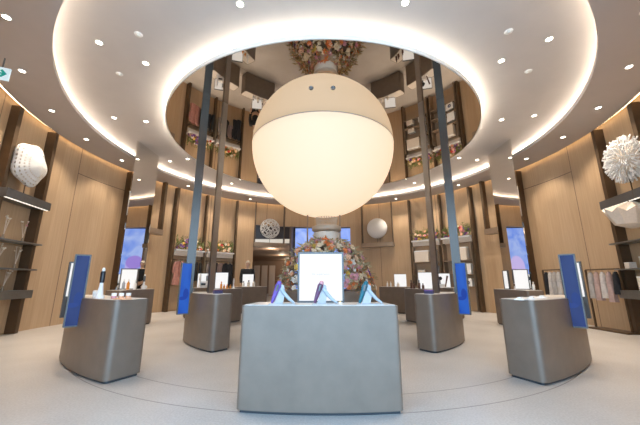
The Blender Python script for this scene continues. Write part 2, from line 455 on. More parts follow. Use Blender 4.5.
# ------------------------------------------------------------------ counters
def outline(r0, r1, w, rm, inset=0., rc=.09, n=20):
    r0 += inset; r1 -= inset; w = w-2*inset; rc = max(.02, rc-inset)
    def P(r, a): return Vector((r*sin(a), r*cos(a)-rm))
    h1 = w/2/r1; h0 = w/2/r1
    pts = []
    a_in = rc/r1
    arc1 = [P(r1, -h1+a_in + (2*h1-2*a_in)*i/n) for i in range(n+1)]
    arc0 = [P(r0, h0-rc/r0 - (2*h0-2*rc/r0)*i/n) for i in range(n+1)]
    def corner(p0, c, p1):
        return [p0*(1-t)**2 + c*2*t*(1-t) + p1*t*t for t in [i/6 for i in range(1, 6)]]
    cR1, cR0 = P(r1, h1), P(r0, h0); cL0, cL1 = P(r0, -h0), P(r1, -h1)
    pts += arc1 + [*corner(arc1[-1], cR1, P(r1-rc, h1)), P(r1-rc, h1), P(r0+rc, h0), *corner(P(r0+rc, h0), cR0, arc0[0])]
    pts += arc0 + [*corner(arc0[-1], cL0, P(r0+rc, -h0)), P(r0+rc, -h0), P(r1-rc, -h1), *corner(P(r1-rc, -h1), cL1, arc1[0])]
    return [(p.x, p.y) for p in pts]
def counter(th, r0, r1, w, label, rc=.09, yaw=0.):
    rm = (r0+r1)/2
    t = thing('display_counter', label, 'counter', wp(th, rm, 0, CC), -R_(th)+R_(yaw), 'curved display counters')
    mb = MB(); mb.prism(outline(r0, r1, w, rm, 0, rc), .03, H-.006); mb.build('body', M['taupe'], t, True)
    mb = MB(); mb.prism(outline(r0, r1, w, rm, .03, rc), 0, .03); mb.build('plinth', M['toe'], t)
    mb = MB(); mb.prism(outline(r0, r1, w, rm, .025, rc), H-.006, H); mb.build('countertop', M['ctop'], t)
    return t
counter(180.4, 4.52, 4.975, 1.53, 'large blue-grey curved counter in the front centre', .05)
for s, nm in ((-1, 'left'), (1, 'right')):
    counter(s*137.4, 4.51, 4.96, 1.98, f'nearest taupe curved counter on the {nm}, with a dark blue screen', .075, -s*5)
    counter(s*132.4, 2.82, 3.22, 1.46, f'middle taupe curved counter on the {nm} with two steel poles', .11)
    counter(s*88, 4.85, 5.27, 1.5, f'taupe curved counter on the far {nm} in front of the standing mirror')
    counter(s*71, 2.8, 3.22, 1.3, f'taupe curved counter behind the middle {nm} counter, the nearer of the back ones')
    counter(s*37, 4.5, 4.92, 1.5, f'taupe curved counter at the back {nm}, next to the flower tower')
    counter(s*57.5, 4.5, 4.92, 1.4, f'taupe curved counter far behind the poles of the middle {nm} counter')

# poles from the counters to the ceiling mirror
def pole(x, y, w, d, rz, z0, label, m='pole'):
    t = MB().box((0, 0, (ZM-.002+z0)/2), (w, d, ZM-.002-z0)).build('pole', M[m], loc=(x, y, 0), rz=rz)
    tag(t, label, 'pole', 'steel poles')
pole_az = R_(40)
for s, nm in ((-1, 'left'), (1, 'right')):
    pole(s*2.5, 5.72, .15, .05, s*R_(-30), H, f'blue-lit flat steel pole above the screen of the middle {nm} counter')
    pole(s*2.12, 5.82, .125, .045, s*R_(-58), H, f'darker flat steel pole at the inner end of the middle {nm} counter', 'pole_b')

# portrait display screens on the counters
def screen(x, y, z0, z1, w, rz, label, m, back=.05, arm=True):
    t = thing('portrait_screen', label, 'screen', (x, y, z0), rz, 'portrait blue screens')
    h = z1-z0
    mb = MB()
    for sx in (-1, 1): mb.box((sx*(w/2-.008), 0, h/2), (.016, back+.012, h))
    for z in (.008, h-.008): mb.box((0, 0, z), (w-.032, back+.012, .016))
    mb.box((0, back/2, h/2), (w-.03, .012, h-.03)); mb.build('screen_frame', M['frame'], t)
    MB().box((0, -back/2+.01, h/2), (w-.034, .012, h-.034)).build('display_panel', m, t)
    return t

# ------------------------------------------------------------------ signs
def sign_box(x, y, w, h, rz, label, frame='frame', fw=.02, m='lightbox', z=H, foot=False, text=None, th=.05):
    t = thing('lightbox_sign', label, 'sign', (x, y, z), rz, 'lightbox signs on the counters')
    mb = MB()
    for sx in (-1, 1): mb.box((sx*(w/2-fw/2), 0, h/2), (fw, th, h))
    for zz in (fw/2, h-fw/2): mb.box((0, 0, zz), (w-2*fw, th, fw))
    mb.box((0, th*.3, h/2), (w-2*fw, .01, h-2*fw))
    mb.build('frame', M[frame], t)
    MB().box((0, -th*.2, h/2), (w-2*fw, .014, h-2*fw)).build('light_panel', M[m], t)
    if text:
        cu = bpy.data.curves.new('lettering', 'FONT'); cu.body = text; cu.size = .034; cu.align_x = 'CENTER'; cu.extrude = .0006
        tmp = bpy.data.objects.new('tmp_text', cu); COL.objects.link(tmp)
        bpy.context.view_layer.update()
        me = bpy.data.meshes.new_from_object(tmp.evaluated_get(bpy.context.evaluated_depsgraph_get()))
        bpy.data.objects.remove(tmp)
        me.materials.clear(); me.materials.append(M['letter'])
        o = bpy.data.objects.new('lettering', me); COL.objects.link(o); o.parent = t
        o.location = (0, -th*.2-.0085, h*.54); o.rotation_euler.x = pi/2
    return t
M['letter'] = mat('pale_grey_print', (.05, .05, .06), .6, emit=(.72, .71, .74), es=.75)

sign_box(-.025, 3.36, .5, .535, 0, 'large white lightbox sign standing on the front centre counter', fw=.018, text='the supersonic', th=.06)

# hair stylers on the front counter
def styler(color, label):
    t = thing('hair_styler', label, 'hair styler', (0, 0, 0), 0, 'hair stylers on the front counter')
    # slanting main body
    mb = MB(); a, b = Vector((-.085, 0, .012)), Vector((-.018, 0, .2)); n = 10
    pts = [a.lerp(b, i/n) for i in range(n+1)]
    rs = [.011+.02*(i/n)**.7 for i in range(n)]+[.02]
    mb.tube(pts, rs, 12); mb.build('handle', M['pr_'+color], t, True)
    mb = MB(); mb.tube([b+Vector((-.004, -.026, -.012)), b+Vector((-.022, -.024, -.07))], [.014, .01], 8); mb.build('control_panel', M['steel_dark'], t, True)
    mb = MB(); mb.sphere(b+Vector((.003, 0, .004)), .024, 12, 8); mb.build('end_cap', M['fl_pink'] if color == 'plum' else M['pr_'+color], t, True)
    # pale body behind it and the leg of the stand
    mb = MB(); mb.prism([(-.075, .0), (-.005, .19), (.02, .175), (.03, .1), (.012, 0)], -.012, .012, Matrix.Translation((.012, .012, .004)) @ Matrix.Rotation(pi/2, 4, 'X'))
    mb.build('stand_fin', M['st_white'], t)
    mb = MB(); mb.tube([(.0, 0, .155), (.04, 0, .1), (.085, 0, .052), (.14, 0, .012)], [.018, .02, .017, .01], 10); mb.build('stand_leg', M['pr_frost'], t, True)
    mb = MB(); mb.box((.02, .005, .004), (.26, .09, .008)); mb.build('stand_base', M['st_white'], t)
    return t
for px, colr, lab in ((-.425, 'violet', 'violet hair styler on a white stand, left of the large sign'),
                      (.0, 'plum', 'plum hair styler on a white stand in front of the large sign'),
                      (.445, 'teal', 'teal hair styler on a white stand, right of the large sign')):
    o = styler(colr, lab); o.location = (px, 3.1, H)
t = thing('cable_puck', 'small pale cable holder beside the plum hair styler', 'cable holder', (.17, 3.12, H))
mb = MB(); mb.lathe([(.02, 0), (.022, .012), (.012, .022)], 12); mb.build('body', M['cream'], t, True)
mb = MB(); mb.lathe([(.012, .022), (.004, .03)], 12); mb.build('cap', M['fl_yellow'], t)

# ------------------------------------------------------------------ things on the counters
def lathe_thing(name, label, cat, loc, parts, group=None):
    t = thing(name, label, cat, loc, 0, group)
    for pn, m, prof in parts:
        mb = MB(); mb.lathe(prof, 14); mb.build(pn, M[m], t, True)
    return t
def bottle(loc, m, label, h=.2, r=.03, cap='white', group=None):
    return lathe_thing('bottle', label, 'bottle', loc, [('bottle_body', m, [(r*.9, 0), (r, h*.05), (r, h*.62), (r*.4, h*.74), (r*.38, h*.8)]), ('cap', cap, [(r*.5, h*.8), (r*.5, h)])], group)
def curler(loc, label, h=.36, dark='blackp'):
    t = lathe_thing('curling_styler', label, 'hair styler', loc, [
        ('base', 'white', [(h*.15, 0), (h*.15, h*.03), (h*.1, h*.1), (h*.06, h*.4), (h*.055, h*.5)]),
        ('barrel', dark, [(h*.068, h*.5), (h*.075, h*.56), (h*.075, h*.84), (h*.06, h*.88)]),
        ('tip', 'white', [(h*.05, h*.88), (h*.05, h*.95), (h*.025, h)])])
    return t

for s, nm in ((-1, 'left'), (1, 'right')):
    # nearest counters
    screen(s*3.385, 4.235, .56, 1.52, .18, s*R_(-42), f'dark blue portrait screen on the nearest {nm} counter', M['bluescreen'], .1)
    t = sign_box(s*4.04, 4.93, .17, .56, s*R_(-52), f'slim steel-framed lightbox sign at the outer end of the nearest {nm} counter', z=.9, th=.06)
    MB().box((0, 0, -.15), (.17, .05, .3)).build('lower_panel', M['frame'], t)
    MB().box((-s*.07, .09, -.1), (.03, .14, .12)).build('mounting_bracket', M['frame'], t)
    # middle counters
    screen(s*2.54, 5.66, .57, 1.49, .2, s*R_(-38), f'bright blue portrait screen on the middle {nm} counter', M['bluescreen_b'], .05)

# nearest left counter
curler((-2.98, 4.12, H), 'white hair styler with a black barrel standing on the nearest left counter', .4)
lathe_thing('cup', 'small cream cup left of the black-barrelled styler', 'cup', (-3.1, 4.2, H), [('body', 'paper', [(.03, 0), (.036, .08)]), ('lid', 'cream', [(.037, .08), (.03, .1)])])
for i in range(3):
    lathe_thing('jar', ['leftmost', 'middle', 'rightmost'][i]+' clear jar with a coral base on the nearest left counter', 'jar', (-2.72+.075*i, 4.02+.03*i, H),
                [('jar_body', 'fl_peach' if i else 'fl_pink', [(.03, 0), (.032, .035)]), ('lid', 'paper', [(.03, .035), (.03, .07)])], 'jars')
MB_ = MB().box((0, 0, .006), (.22, .12, .012)).build('price_card', M['fl_peach'], loc=(-2.5, 3.86, H), rz=R_(-30)); tag(MB_, 'flat coral card lying on the end of the nearest left counter', 'card')
# nearest right counter
for i, (x, y, w, d) in enumerate(((2.42, 3.83, .2, .1), (2.72, 4.05, .24, .09), (2.98, 4.25, .18, .1))):
    t = thing('product_tray', ['front', 'middle', 'back'][i]+' pale flat tray on the nearest right counter', 'tray', (x, y, H), R_(42), 'pale trays')
    MB().box((0, 0, .006), (w, d, .012)).build('tray_base', M['paper'], t)
    MB().box((0, .01, .022), (w*.6, d*.35, .02)).build('product', M['white'], t)

# middle counters: the cases at the foot of the inner poles
for s_, nm, c in ((-1, 'left', 'plum'), (1, 'right', 'violet')):
    t = thing('accessory_case', f'small dark {c} case at the foot of the inner pole, middle {nm} counter', 'case', (s_*1.9, 5.58, H), s_*R_(-40))
    MB().box((0, 0, .025), (.15, .09, .05)).build('case_body', M['pr_blueblk'], t)
    MB().box((0, 0, .056), (.154, .094, .012)).build('lid', M['pr_'+c], t)
def far(r, x_deg): return wp(x_deg, r, H, CC)
def put(p): return (p.x, p.y, H)
# counters behind the middle poles
p = far(4.72, -59); sign_box(p.x, p.y, .38, .47, R_(14), 'white lightbox sign seen between the two poles at left', fw=.012)
curler(put(far(4.62, -61.6)), 'white styler left of the sign seen between the left poles', .46, 'white')
curler(put(far(4.6, -58.4)), 'grey slim styler in front of the sign seen between the left poles', .44, 'steel')
p = far(4.6, -60); t = thing('dryer_stand', 'white stand with a black band under the sign seen between the left poles', 'stand', put(p), R_(14))
MB().box((0, 0, .1), (.2, .1, .2)).build('stand_body', M['white'], t)
MB().box((0, -.052, .11), (.15, .006, .06)).build('label_band', M['blackp'], t)
p = far(4.75, 59); sign_box(p.x, p.y, .38, .47, R_(-14), 'white lightbox sign seen between the two poles at right', fw=.012)
t = thing('hair_dryer', 'black hair dryer on a white stand before the sign seen between the right poles', 'hair dryer', put(far(4.6, 58.3)))
mb = MB(); mb.box((0, 0, .06), (.3, .12, .12)); mb.build('stand', M['white'], t)
mb = MB(); mb.tube([(0, 0, .12), (0, 0, .27)], .02); mb.build('handle', M['blackp'], t, True)
mb = MB(); mb.tube([(0, -.06, .3), (0, .06, .3)], .06, 14); mb.build('dryer_head', M['blackp'], t, True)
t = thing('styler_wand', 'dark styling wand leaning beside the black hair dryer at right', 'wand', put(far(4.62, 60.6)))
mb = MB(); mb.lathe([(.05, 0), (.05, .03)], 12); mb.build('base', M['white'], t)
mb = MB(); mb.tube([(0, 0, .03), (.09, 0, .38)], [.018, .03], 10); mb.build('wand_body', M['pr_brown'], t, True)
# back left: orange bottles, then the perfume pair before the person
p = far(3.05, -73); sign_box(p.x, p.y, .36, .46, R_(15), 'white lightbox sign with orange bottles in front, back left counter', fw=.012)
for i in range(4):
    bottle(put(far(2.9, -77.5+i*2.9)), 'pr_amber', ['first', 'second', 'third', 'fourth'][i]+' from left of the orange bottles on the back left counter', .12 if i else .2, .03, 'fl_orange', 'orange bottles on the back left counter')
curler(put(far(2.9, -66)), 'slim white styler right of the sign with orange bottles', .3, 'white')
p = far(4.75, -37.1); sign_box(p.x, p.y, .42, .47, R_(12), 'white lightbox sign in front of the person, back left counter', fw=.008)
for i in range(2):
    bottle(put(far(4.62, -37.4+i*2.6)), 'cream', ['left', 'right'][i]+' pale square perfume bottle before the person at back left', .24, .055, 'taupe', 'perfume bottles')
bottle(put(far(4.62, -40)), 'white', 'small white bottle left of the perfume bottles at back left', .2, .05, 'blackp')
t = thing('white_card', 'flat white card right of the perfume bottles at back left', 'card', put(far(4.66, -32)), R_(25))
MB().box((0, 0, .005), (.16, .12, .01)).build('card', M['paper'], t); MB().box((0, 0, .013), (.1, .05, .006)).build('strip', M['white'], t)
# back right: the small sign next to the tower, then the brown bottles
p = far(4.75, 38); sign_box(p.x, p.y, .45, .47, R_(-10), 'white lightbox sign right of the flower tower, back right counter', fw=.008)
for i, a in enumerate((32.2, 33.9)):
    bottle(put(far(4.62, a)), 'white', ['left', 'right'][i]+' slim white bottle beside the sign right of the flower tower', .2, .03, 'cream', 'slim white bottles')
bottle(put(far(4.6, 37.6)), 'cream', 'short cream bottle in front of the sign right of the flower tower', .17, .05, 'paper')
p = far(3.05, 73); sign_box(p.x, p.y, .38, .46, R_(-12), 'white lightbox sign with brown bottles before it, back right counter', fw=.008)
for i, (a, hh) in enumerate(((64.5, .24), (66.8, .2), (71.5, .24), (75, .15))):
    bottle(put(far(2.9, a)), 'pr_brown', ['first', 'second', 'third', 'fourth'][i]+' from left of the brown bottles, back right counter', hh, .034, 'blackp', 'brown bottles on the back right counter')
# side counters by the standing mirrors
sign_box(-5.12, 8.06, .42, .54, R_(12), 'dark-framed white sign with bottles on the far left side counter', frame='steel_dark', fw=.025)
for i, (x, y, m, hh) in enumerate(((-5.14, 7.9, 'pr_frost', .26), (-5.02, 7.9, 'pr_amber', .26), (-4.9, 8.0, 'paper', .24))):
    bottle((x, y, H), m, ['frosted bottle at left before the dark-framed sign', 'amber bottle before the middle of the dark-framed sign', 'white bottle at the right edge of the dark-framed sign'][i], hh, .035, 'white', 'bottles before the dark-framed sign')
curler((-4.92, 8.42, H), 'slim dark styler standing right of the dark-framed sign at far left', .4, 'steel_dark')
t = thing('pouch', 'small white pouch on the end of the far left side counter', 'pouch', (-4.98, 8.56, H))
mb = MB(); mb.sphere((0, 0, .05), .08, 16, 10, (1, .7, .62)); mb.build('pouch_body', M['white'], t, True)
mb = MB(); mb.box((0, 0, .104), (.09, .02, .012)); mb.build('zip', M['cream'], t)
sign_box(5.18, 8.1, .36, .52, R_(-14), 'dark-framed white sign on the far right side counter', frame='steel_dark', fw=.02)
sign_box(4.98, 8.4, .16, .5, R_(-70), 'narrow sideways sign at the left of the far right side counter', frame='frame', fw=.02)
curler((5.0, 8.12, H), 'small dark styler left of the dark-framed sign at far right', .17, 'pr_brown')
bottle((5.32, 7.86, H), 'white', 'white bottle at the right of the dark-framed sign, far right', .2, .03)

# ------------------------------------------------------------------ hanging frames with balls
def hang_frame(th0, th1, zt, label, rodw=.045, trayh=.2):
    thc = (th0+th1)/2; t = thing('hanging_shelf', label, 'shelf', wp(thc, RW-.3, zt), -R_(thc), 'hanging bronze shelf frames')
    half = (RW-.3)*R_(abs(th1-th0))/2
    for sx in (-1, 1):
        MB().box((sx*half, 0, (ZL-zt+trayh)/2-trayh/2), (rodw, .18, ZL-zt)).build('rod', M['bronze'], t)
    MB().box((0, 0, 0.), (2*half+.07, .3, trayh)).build('tray', M['bronze_lt'], t)
    MB().box((0, -.03, trayh/2+.004), (2*half-.02, .2, .008)).build('tray_lining', M['bronze'], t)
    return t, half
TZ = 2.84
hang_frame(-28.3, -16.3, TZ, 'hanging bronze shelf under the lacy white ball in front of the dark opening')
hang_frame(16.4, 28.8, TZ, 'hanging bronze shelf under the smooth white disc on the right back wall')
for s, nm in ((-1, 'left'), (1, 'right')):
    a, b = (63.8, 72.3)
    hang_frame(s*a, s*b, 2.94, f'hanging bronze shelf half hidden behind the {nm} standing mirror', .1)

def ico_points(n):
    g = pi*(3-sqrt(5)); out = []
    for i in range(n):
        z = 1-2*(i+.5)/n; r = sqrt(1-z*z); out.append(Vector((r*cos(g*i), r*sin(g*i), z)))
    return out
# lacy ball over the opening: a web of thin rings
t = thing('lace_ball', 'white openwork lace ball hanging over the dark corridor opening', 'ornament', wp(-22.2, RW-.3, 3.66))
mb = MB()
for p in ico_points(70):
    q = p.to_track_quat('Z', 'Y').to_matrix()
    a = random.random()*6
    pts = [p*.46 + q @ Vector((.115*cos(2*pi*i/10+a), .115*sin(2*pi*i/10+a), 0)) for i in range(11)]
    mb.tube(pts, .017, 5)
mb.v = [(x, y*.55, z) for x, y, z in mb.v]; mb.build('lace_shell', M['paper'], t, True); t.rotation_euler.z = R_(22.2)
mb = MB(); mb.tube([(0, 0, -.7), (0, 0, -.44)], .012); mb.build('stem', M['bronze'], t)
# white disc / sphere
t = WB = thing('white_ball', 'smooth matte white ball above the hanging shelf on the right back wall', 'ornament', wp(22.6, RW-.3, 3.66))
mb = MB(); mb.sphere((0, 0, 0), .5, 32, 20, (1, .5, 1)); mb.build('shell', M['paper'], t, True)
mb = MB(); mb.tube([(0, 0, -.712), (0, 0, -.48)], .012); mb.build('stem', M['bronze'], t)

WB.rotation_euler.z = -R_(22.6)
# ------------------------------------------------------------------ side shelf units
def side_unit(s, nm):
    thc = s*102.8
    t = thing('wall_shelf_unit', f'tall bronze-posted wall shelf unit at the {nm} edge of the picture', 'shelf unit', wp(thc, RW, 0), -R_(thc), 'tall side shelf units')
    L = 1.5
    for sx in (-1, 1):
        MB().box((s*.125+sx*.625, -.12, 2.455), (.11, .2, 4.9)).build('post', M['bronze'], t)
    # upper tray with light under it
    L = 1.4; X = s*.11
    tr = MB()
    tr.box((X, -.33, 2.95), (L, .02, .19)); tr.box((X, -.17, 2.865), (L, .32, .02)); tr.box((X, -.013, 2.95), (L, .02, .19))
    for sx in (-1, 1): tr.box((X+sx*(L/2-.01), -.17, 2.95), (.02, .3, .19))
    tr.build('upper_tray', M['steel_dark'], t)
    MB().box((X, -.3, 2.85), (L-.06, .03, .012)).build('shelf_light', M['shelf_led'], t)
    MB().box((X, -.17, 2.0), (L-.02, .32, .035)).build('shelf', M['steel'], t)
    MB().box((X, -.17, 1.41), (L-.02, .32, .03)).build('shelf', M['steel'], t)
    lo = MB(); lo.box((X, -.17, .86), (L, .32, .18)); lo.build('lower_tray', M['steel'], t)
    return t
side_unit(-1, 'left'); side_unit(1, 'right')
def unit_pt(s, x, y, z):   # local to world on a side unit
    th = s*102.8; return wp(th, RW, 0) + Matrix.Rotation(-R_(th), 3, 'Z') @ Vector((x, y, z))

# lobed perforated paper ball at left
t = thing('lobed_ball', 'white lobed paper ball pricked with rows of holes, on the left shelf unit', 'ornament', unit_pt(-1, -.27, -.27, 3.74))
mb = MB(); vs = []; fs = []; nu, nv = 64, 36
for k in range(nv+1):
    f_ = pi*k/nv
    for i in range(nu):
        a = 2*pi*i/nu
        rr = .455*(1 + .065*cos(5*a)*sin(f_)**1.5 + .05*cos(4*f_))
        vs.append((1.02*rr*sin(f_)*cos(a), .46*rr*cos(f_), 1.02*rr*sin(f_)*sin(a)))
for k in range(nv):
    for i in range(nu): fs.append((k*nu+i, k*nu+(i+1) % nu, (k+1)*nu+(i+1) % nu, (k+1)*nu+i))
# leave real holes: drop every second cell in rows
hl = [f for q, f in enumerate(fs) if not ((q//nu) % 3 == 1 and (q % nu) % 2 == 0 and 4 < q//nu < nv-5)]
mb.add(vs, hl); mb.build('perforated_shell', M['paper'], t, True)
mb = MB(); mb.sphere((0, 0, 0), .4, 24, 16, (1, .4, 1)); mb.build('inner_core', M['cream'], t, True)
mb = MB(); mb.tube([(0, 0, -.86), (0, 0, -.38)], .012); mb.build('stem', M['bronze'], t)
t.rotation_euler = (0, 0, R_(102.8))

# spiky paper-quill ball at right
t = thing('quill_ball', 'white spiky ball of rolled paper quills on the right shelf unit', 'ornament', unit_pt(1, .48, -.33, 3.74))
mb = MB()
for p in ico_points(420):
    d = (p + Vector((random.uniform(-.18, .18), random.uniform(-.18, .18), random.uniform(-.18, .18)))).normalized()
    mb.tube([p*.3, d*(.5+random.uniform(-.04, .05))], [.008, .021], 5)
mb.v = [(x, y*.55, z) for x, y, z in mb.v]; mb.build('quills', M['paper'], t); t.rotation_euler.z = -R_(102.8)
mb = MB(); mb.sphere((0, 0, 0), .33, 24, 16, (1, .5, 1)); mb.build('core', M['cream'], t, True)
mb = MB(); mb.tube([(0, 0, -.86), (0, 0, -.3)], .012); mb.build('stem', M['bronze'], t)

# folded paper shade under the right tray
t = thing('folded_paper_lamp', 'large folded cream paper shade hanging under the upper tray at right', 'ornament', unit_pt(1, .3, -.33, 2.81))
mb = MB(); n = 10; vs = []; fs = []
for i in range(n):
    a = 2*pi*i/n; a2 = a + pi/n
    vs += [(.1*cos(a), .1*sin(a), 0), (.56*cos(a), .3*sin(a), -.14), (.5*cos(a2), .25*sin(a2), -.22), (.36*cos(a), .2*sin(a), -.48), (.06*cos(a2), .06*sin(a2), -.56)]
for i in range(n):
    p = i*5; q = ((i+1) % n)*5
    fs += [(p, p+1, p+2), (p, p+2, q), (q, p+2, q+1), (p+1, p+3, p+2), (p+2, p+3, q+3), (p+2, q+3, q+1), (p+3, p+4, q+3), (p+4, q+4, q+3)]
mb.add(vs, fs); mb.build('folded_shade', M['cream'], t)
mb = MB(); mb.tube([(0, 0, 0), (0, 0, .035)], .015); mb.build('hook', M['bronze'], t)

# twigs and vases on the left shelves, boxes on the right shelves
def vase(loc, label, cs, n=7, h=.5):
    t = thing('twig_vase', label, 'vase', loc, 0, 'vases of twigs on the left shelves')
    mb = MB(); mb.lathe([(.025, 0), (.03, .03), (.013, .09), (.016, .1)], 14); mb.build('vase', M['bronze_lt'], t, True)
    mb = MB(); tips = []
    for i in range(n):
        a = random.uniform(0, 6.28); d = random.uniform(.03, .11)
        p = [(0, 0, .08), (d*.4*cos(a), d*.4*sin(a), h*.5), (d*cos(a), d*sin(a), h*random.uniform(.75, 1))]
        mb.tube(p, [.004, .003, .002], 5); tips.append(p[2])
    mb.build('twigs', M['cream'], t)
    for c, tp in zip(cs*9, tips):
        mb = MB(); mb.sphere(tp, .016, 8, 6); mb.build('bud', M[c], t, True)
vase(unit_pt(-1, -.4, -.17, 2.0175), 'vase of pale twigs with cream buds at the left of the upper left shelf', ['fl_white', 'fl_ivory'])
vase(unit_pt(-1, .15, -.17, 2.0175), 'vase of twigs with pink buds on the upper left shelf', ['fl_pink', 'fl_white'])
vase(unit_pt(-1, -.42, -.17, 1.425), 'vase of twigs with white buds at the left of the middle left shelf', ['fl_white'])
vase(unit_pt(-1, .1, -.17, 1.425), 'vase of twigs with ivory buds at the right of the middle left shelf', ['fl_ivory', 'fl_white'])
vase(unit_pt(-1, -.1, -.17, .95), 'vase of twigs with white buds on the lower left tray', ['fl_white', 'fl_ivory'], h=.45)
def carton(loc, d, rz, label, group, m='cream', top='paper'):
    t = thing('product_box', label, 'box', loc, rz, group)
    MB().box((0, 0, d[2]*.45), (d[0], d[1], d[2]*.9)).build('carton', M[m], t)
    MB().box((0, 0, d[2]*.95), (d[0]*1.02, d[1]*1.02, d[2]*.1)).build('lid', M[top], t)
    return t
rz = -R_(102.8)
carton(unit_pt(1, -.3, -.17, 1.425), (.14, .14, .14), rz, 'small cream box on the middle right shelf', 'boxes on the right shelf unit')
carton(unit_pt(1, .2, -.17, 1.425), (.2, .16, .24), rz, 'larger cream box on the middle right shelf', 'boxes on the right shelf unit')
carton(unit_pt(1, .1, -.17, .95), (.3, .2, .3), rz, 'large cream box on the lower right tray', 'boxes on the right shelf unit')

# ------------------------------------------------------------------ flowers
def petal_flower(rad, seed):
    rnd = random.Random(seed); mb = MB()
    for lay, (k, rr, lift) in enumerate(((7, 1., .25), (5, .62, .6))):
        for i in range(k):
            a = 2*pi*i/k + lay*.4 + rnd.uniform(-.15, .15); c, s_ = cos(a), sin(a); r = rad*rr
            w = r*.42
            pts = [(0, 0, 0), (r*.6*c - w*s_, r*.6*s_ + w*c, r*lift*.6), (r*c, r*s_, r*lift), (r*.6*c + w*s_, r*.6*s_ - w*c, r*lift*.6)]
            mb.add([Vector(p) for p in pts] + [Vector(p)-Vector((0, 0, rad*.06)) for p in pts], [(0, 1, 2, 3), (7, 6, 5, 4), (0, 4, 5, 1), (1, 5, 6, 2), (2, 6, 7, 3), (3, 7, 4, 0)])
    mb.sphere((0, 0, rad*.12), rad*.26, 8, 6)
    return mb
BL = {}
def blossom(parent, p, d, rad, colr):
    key = (colr, round(rad, 2))
    if key not in BL:
        BL[key] = petal_flower(rad, len(BL)).build('blossom', M['fl_'+colr], parent); o = BL[key]
    else:
        o = BL[key].copy(); COL.objects.link(o); o.parent = parent
    o.location = p; o.rotation_mode = 'QUATERNION'; o.rotation_quaternion = Vector(d).to_track_quat('Z', 'Y')
    return o
def leaf(mb, p, d, ln, w):
    d = Vector(d).normalized(); a = d.cross(Vector((.3, .2, 1))).normalized(); p = Vector(p); m_ = p + d*ln*.5; nrm = a.cross(d)*ln*.12
    mb.add([p, m_ + a*w + nrm, p + d*ln, m_ - a*w + nrm, m_ - nrm*.2], [(0, 4, 1), (4, 2, 1), (0, 3, 4), (4, 3, 2)])

def flower_tray(th0, th1, z, label, tlabel, cols, seed, lean=0):
    rnd = random.Random(seed)
    thc = (th0+th1)/2; L = 2*(RW-.2)*sin(R_(abs(th1-th0)/2)) - .1
    t = thing('flower_shelf', tlabel, 'shelf', wp(thc, RW-.2, z), -R_(thc), 'white flower shelves')
    MB().box((0, 0, -.03), (L, .34, .06)).build('shelf_board', M['white'], t)
    MB().box((0, .06, -.15), (L, .2, .18)).build('shelf_apron', M['cream'], t)
    a = thing('flower_arrangement', label, 'flowers', wp(thc, RW-.2, z), -R_(thc), 'flower arrangements on the shelves')
    fo = MB()
    for i in range(150):
        x = rnd.uniform(-L/2+.04, L/2-.04); y = rnd.uniform(-.12, .1)
        d = (rnd.uniform(-.7, .7), rnd.uniform(-.8, .4), rnd.uniform(.4, 1)); z0 = rnd.uniform(.0, .3)
        leaf(fo, (x, y, z0), d, rnd.uniform(.1, .24), rnd.uniform(.02, .045))
    for i in range(26):
        x = rnd.uniform(-L/2+.05, L/2-.05); hh = rnd.uniform(.3, .62)
        fo.tube([(x, 0, 0), (x+rnd.uniform(-.08, .08), rnd.uniform(-.1, .05), hh)], [.006, .003], 4)
        for q in range(4): leaf(fo, (x, 0, hh*(.5+.12*q)), (rnd.uniform(-1, 1), rnd.uniform(-1, .4), .4), .1, .022)
    f = fo.build('foliage', M['leaf'], a); f['kind'] = 'stuff'
    for i in range(46):
        x = rnd.uniform(-L/2+.06, L/2-.06); y = rnd.uniform(-.2, .05); zz = .05 + .42*rnd.random()**1.4*(.7+.3*cos(x*4))
        blossom(a, (x, y, zz), (rnd.uniform(-.4, .4), -1, rnd.uniform(0, .8)), rnd.choice((.06, .07, .05)), rnd.choice(cols))
ZFL, ZFR = 2.39, 2.93
flower_tray(-58, -47, ZFL, 'bright red, white and purple flowers on the far left flower shelf', 'white flower shelf above the pink dress, left back wall', ['red', 'orange', 'white', 'purple', 'peach', 'ivory', 'white', 'yellow'], 1)
flower_tray(-46.5, -35.8, ZFL, 'green and yellow flowers on the shelf left of the person', 'white flower shelf above the black clothes, left back wall', ['yellow', 'ivory', 'peach', 'red', 'orange', 'white'], 2)
flower_tray(35.8, 46.5, ZFR, 'peach, purple and yellow flowers on the shelf over the left box bay', 'white flower shelf over the left box bay, right back wall', ['peach', 'yellow', 'purple', 'pink', 'ivory', 'orange'], 3)
flower_tray(47, 58, ZFR, 'purple and pink flowers on the shelf over the right box bay', 'white flower shelf over the right box bay, right back wall', ['purple', 'purple', 'pink', 'peach', 'red', 'white'], 4)

# the flower tower under the globe
rnd = random.Random(11)
tw = thing('flower_tower', 'tall bell-shaped tower of peach and cream flowers on a round plinth under the globe', 'flower display', (.1, CY, 0))
mb = MB(); mb.lathe([(1.28, 0), (1.28, .9), (1.26, .92)], 64); mb.build('plinth', M['taupe'], tw, True)
mb = MB(); mb.lathe([(.2, .92), (.2, 2.05)], 24); mb.build('column', M['bronze_lt'], tw, True)
def bell(z):  # radius of the flower mass
    u = min(.985, max(0, (z-.92)/1.36))
    return 1.16*sqrt(1-u**1.9)
fo = MB()
for i in range(800):
    z = .92 + 1.28*rnd.random()**1.05; a = rnd.uniform(0, 6.283); r = bell(z)*(.55+.5*rnd.random()**.5)
    p = Vector((r*sin(a), r*cos(a), z)); d = Vector((sin(a)+rnd.uniform(-.6, .6), cos(a)+rnd.uniform(-.6, .6), rnd.uniform(-.4, .9)))
    leaf(fo, p, d, rnd.uniform(.1, .26), rnd.uniform(.02, .05))
o = fo.build('foliage', M['leaf2'], tw); o['kind'] = 'stuff'
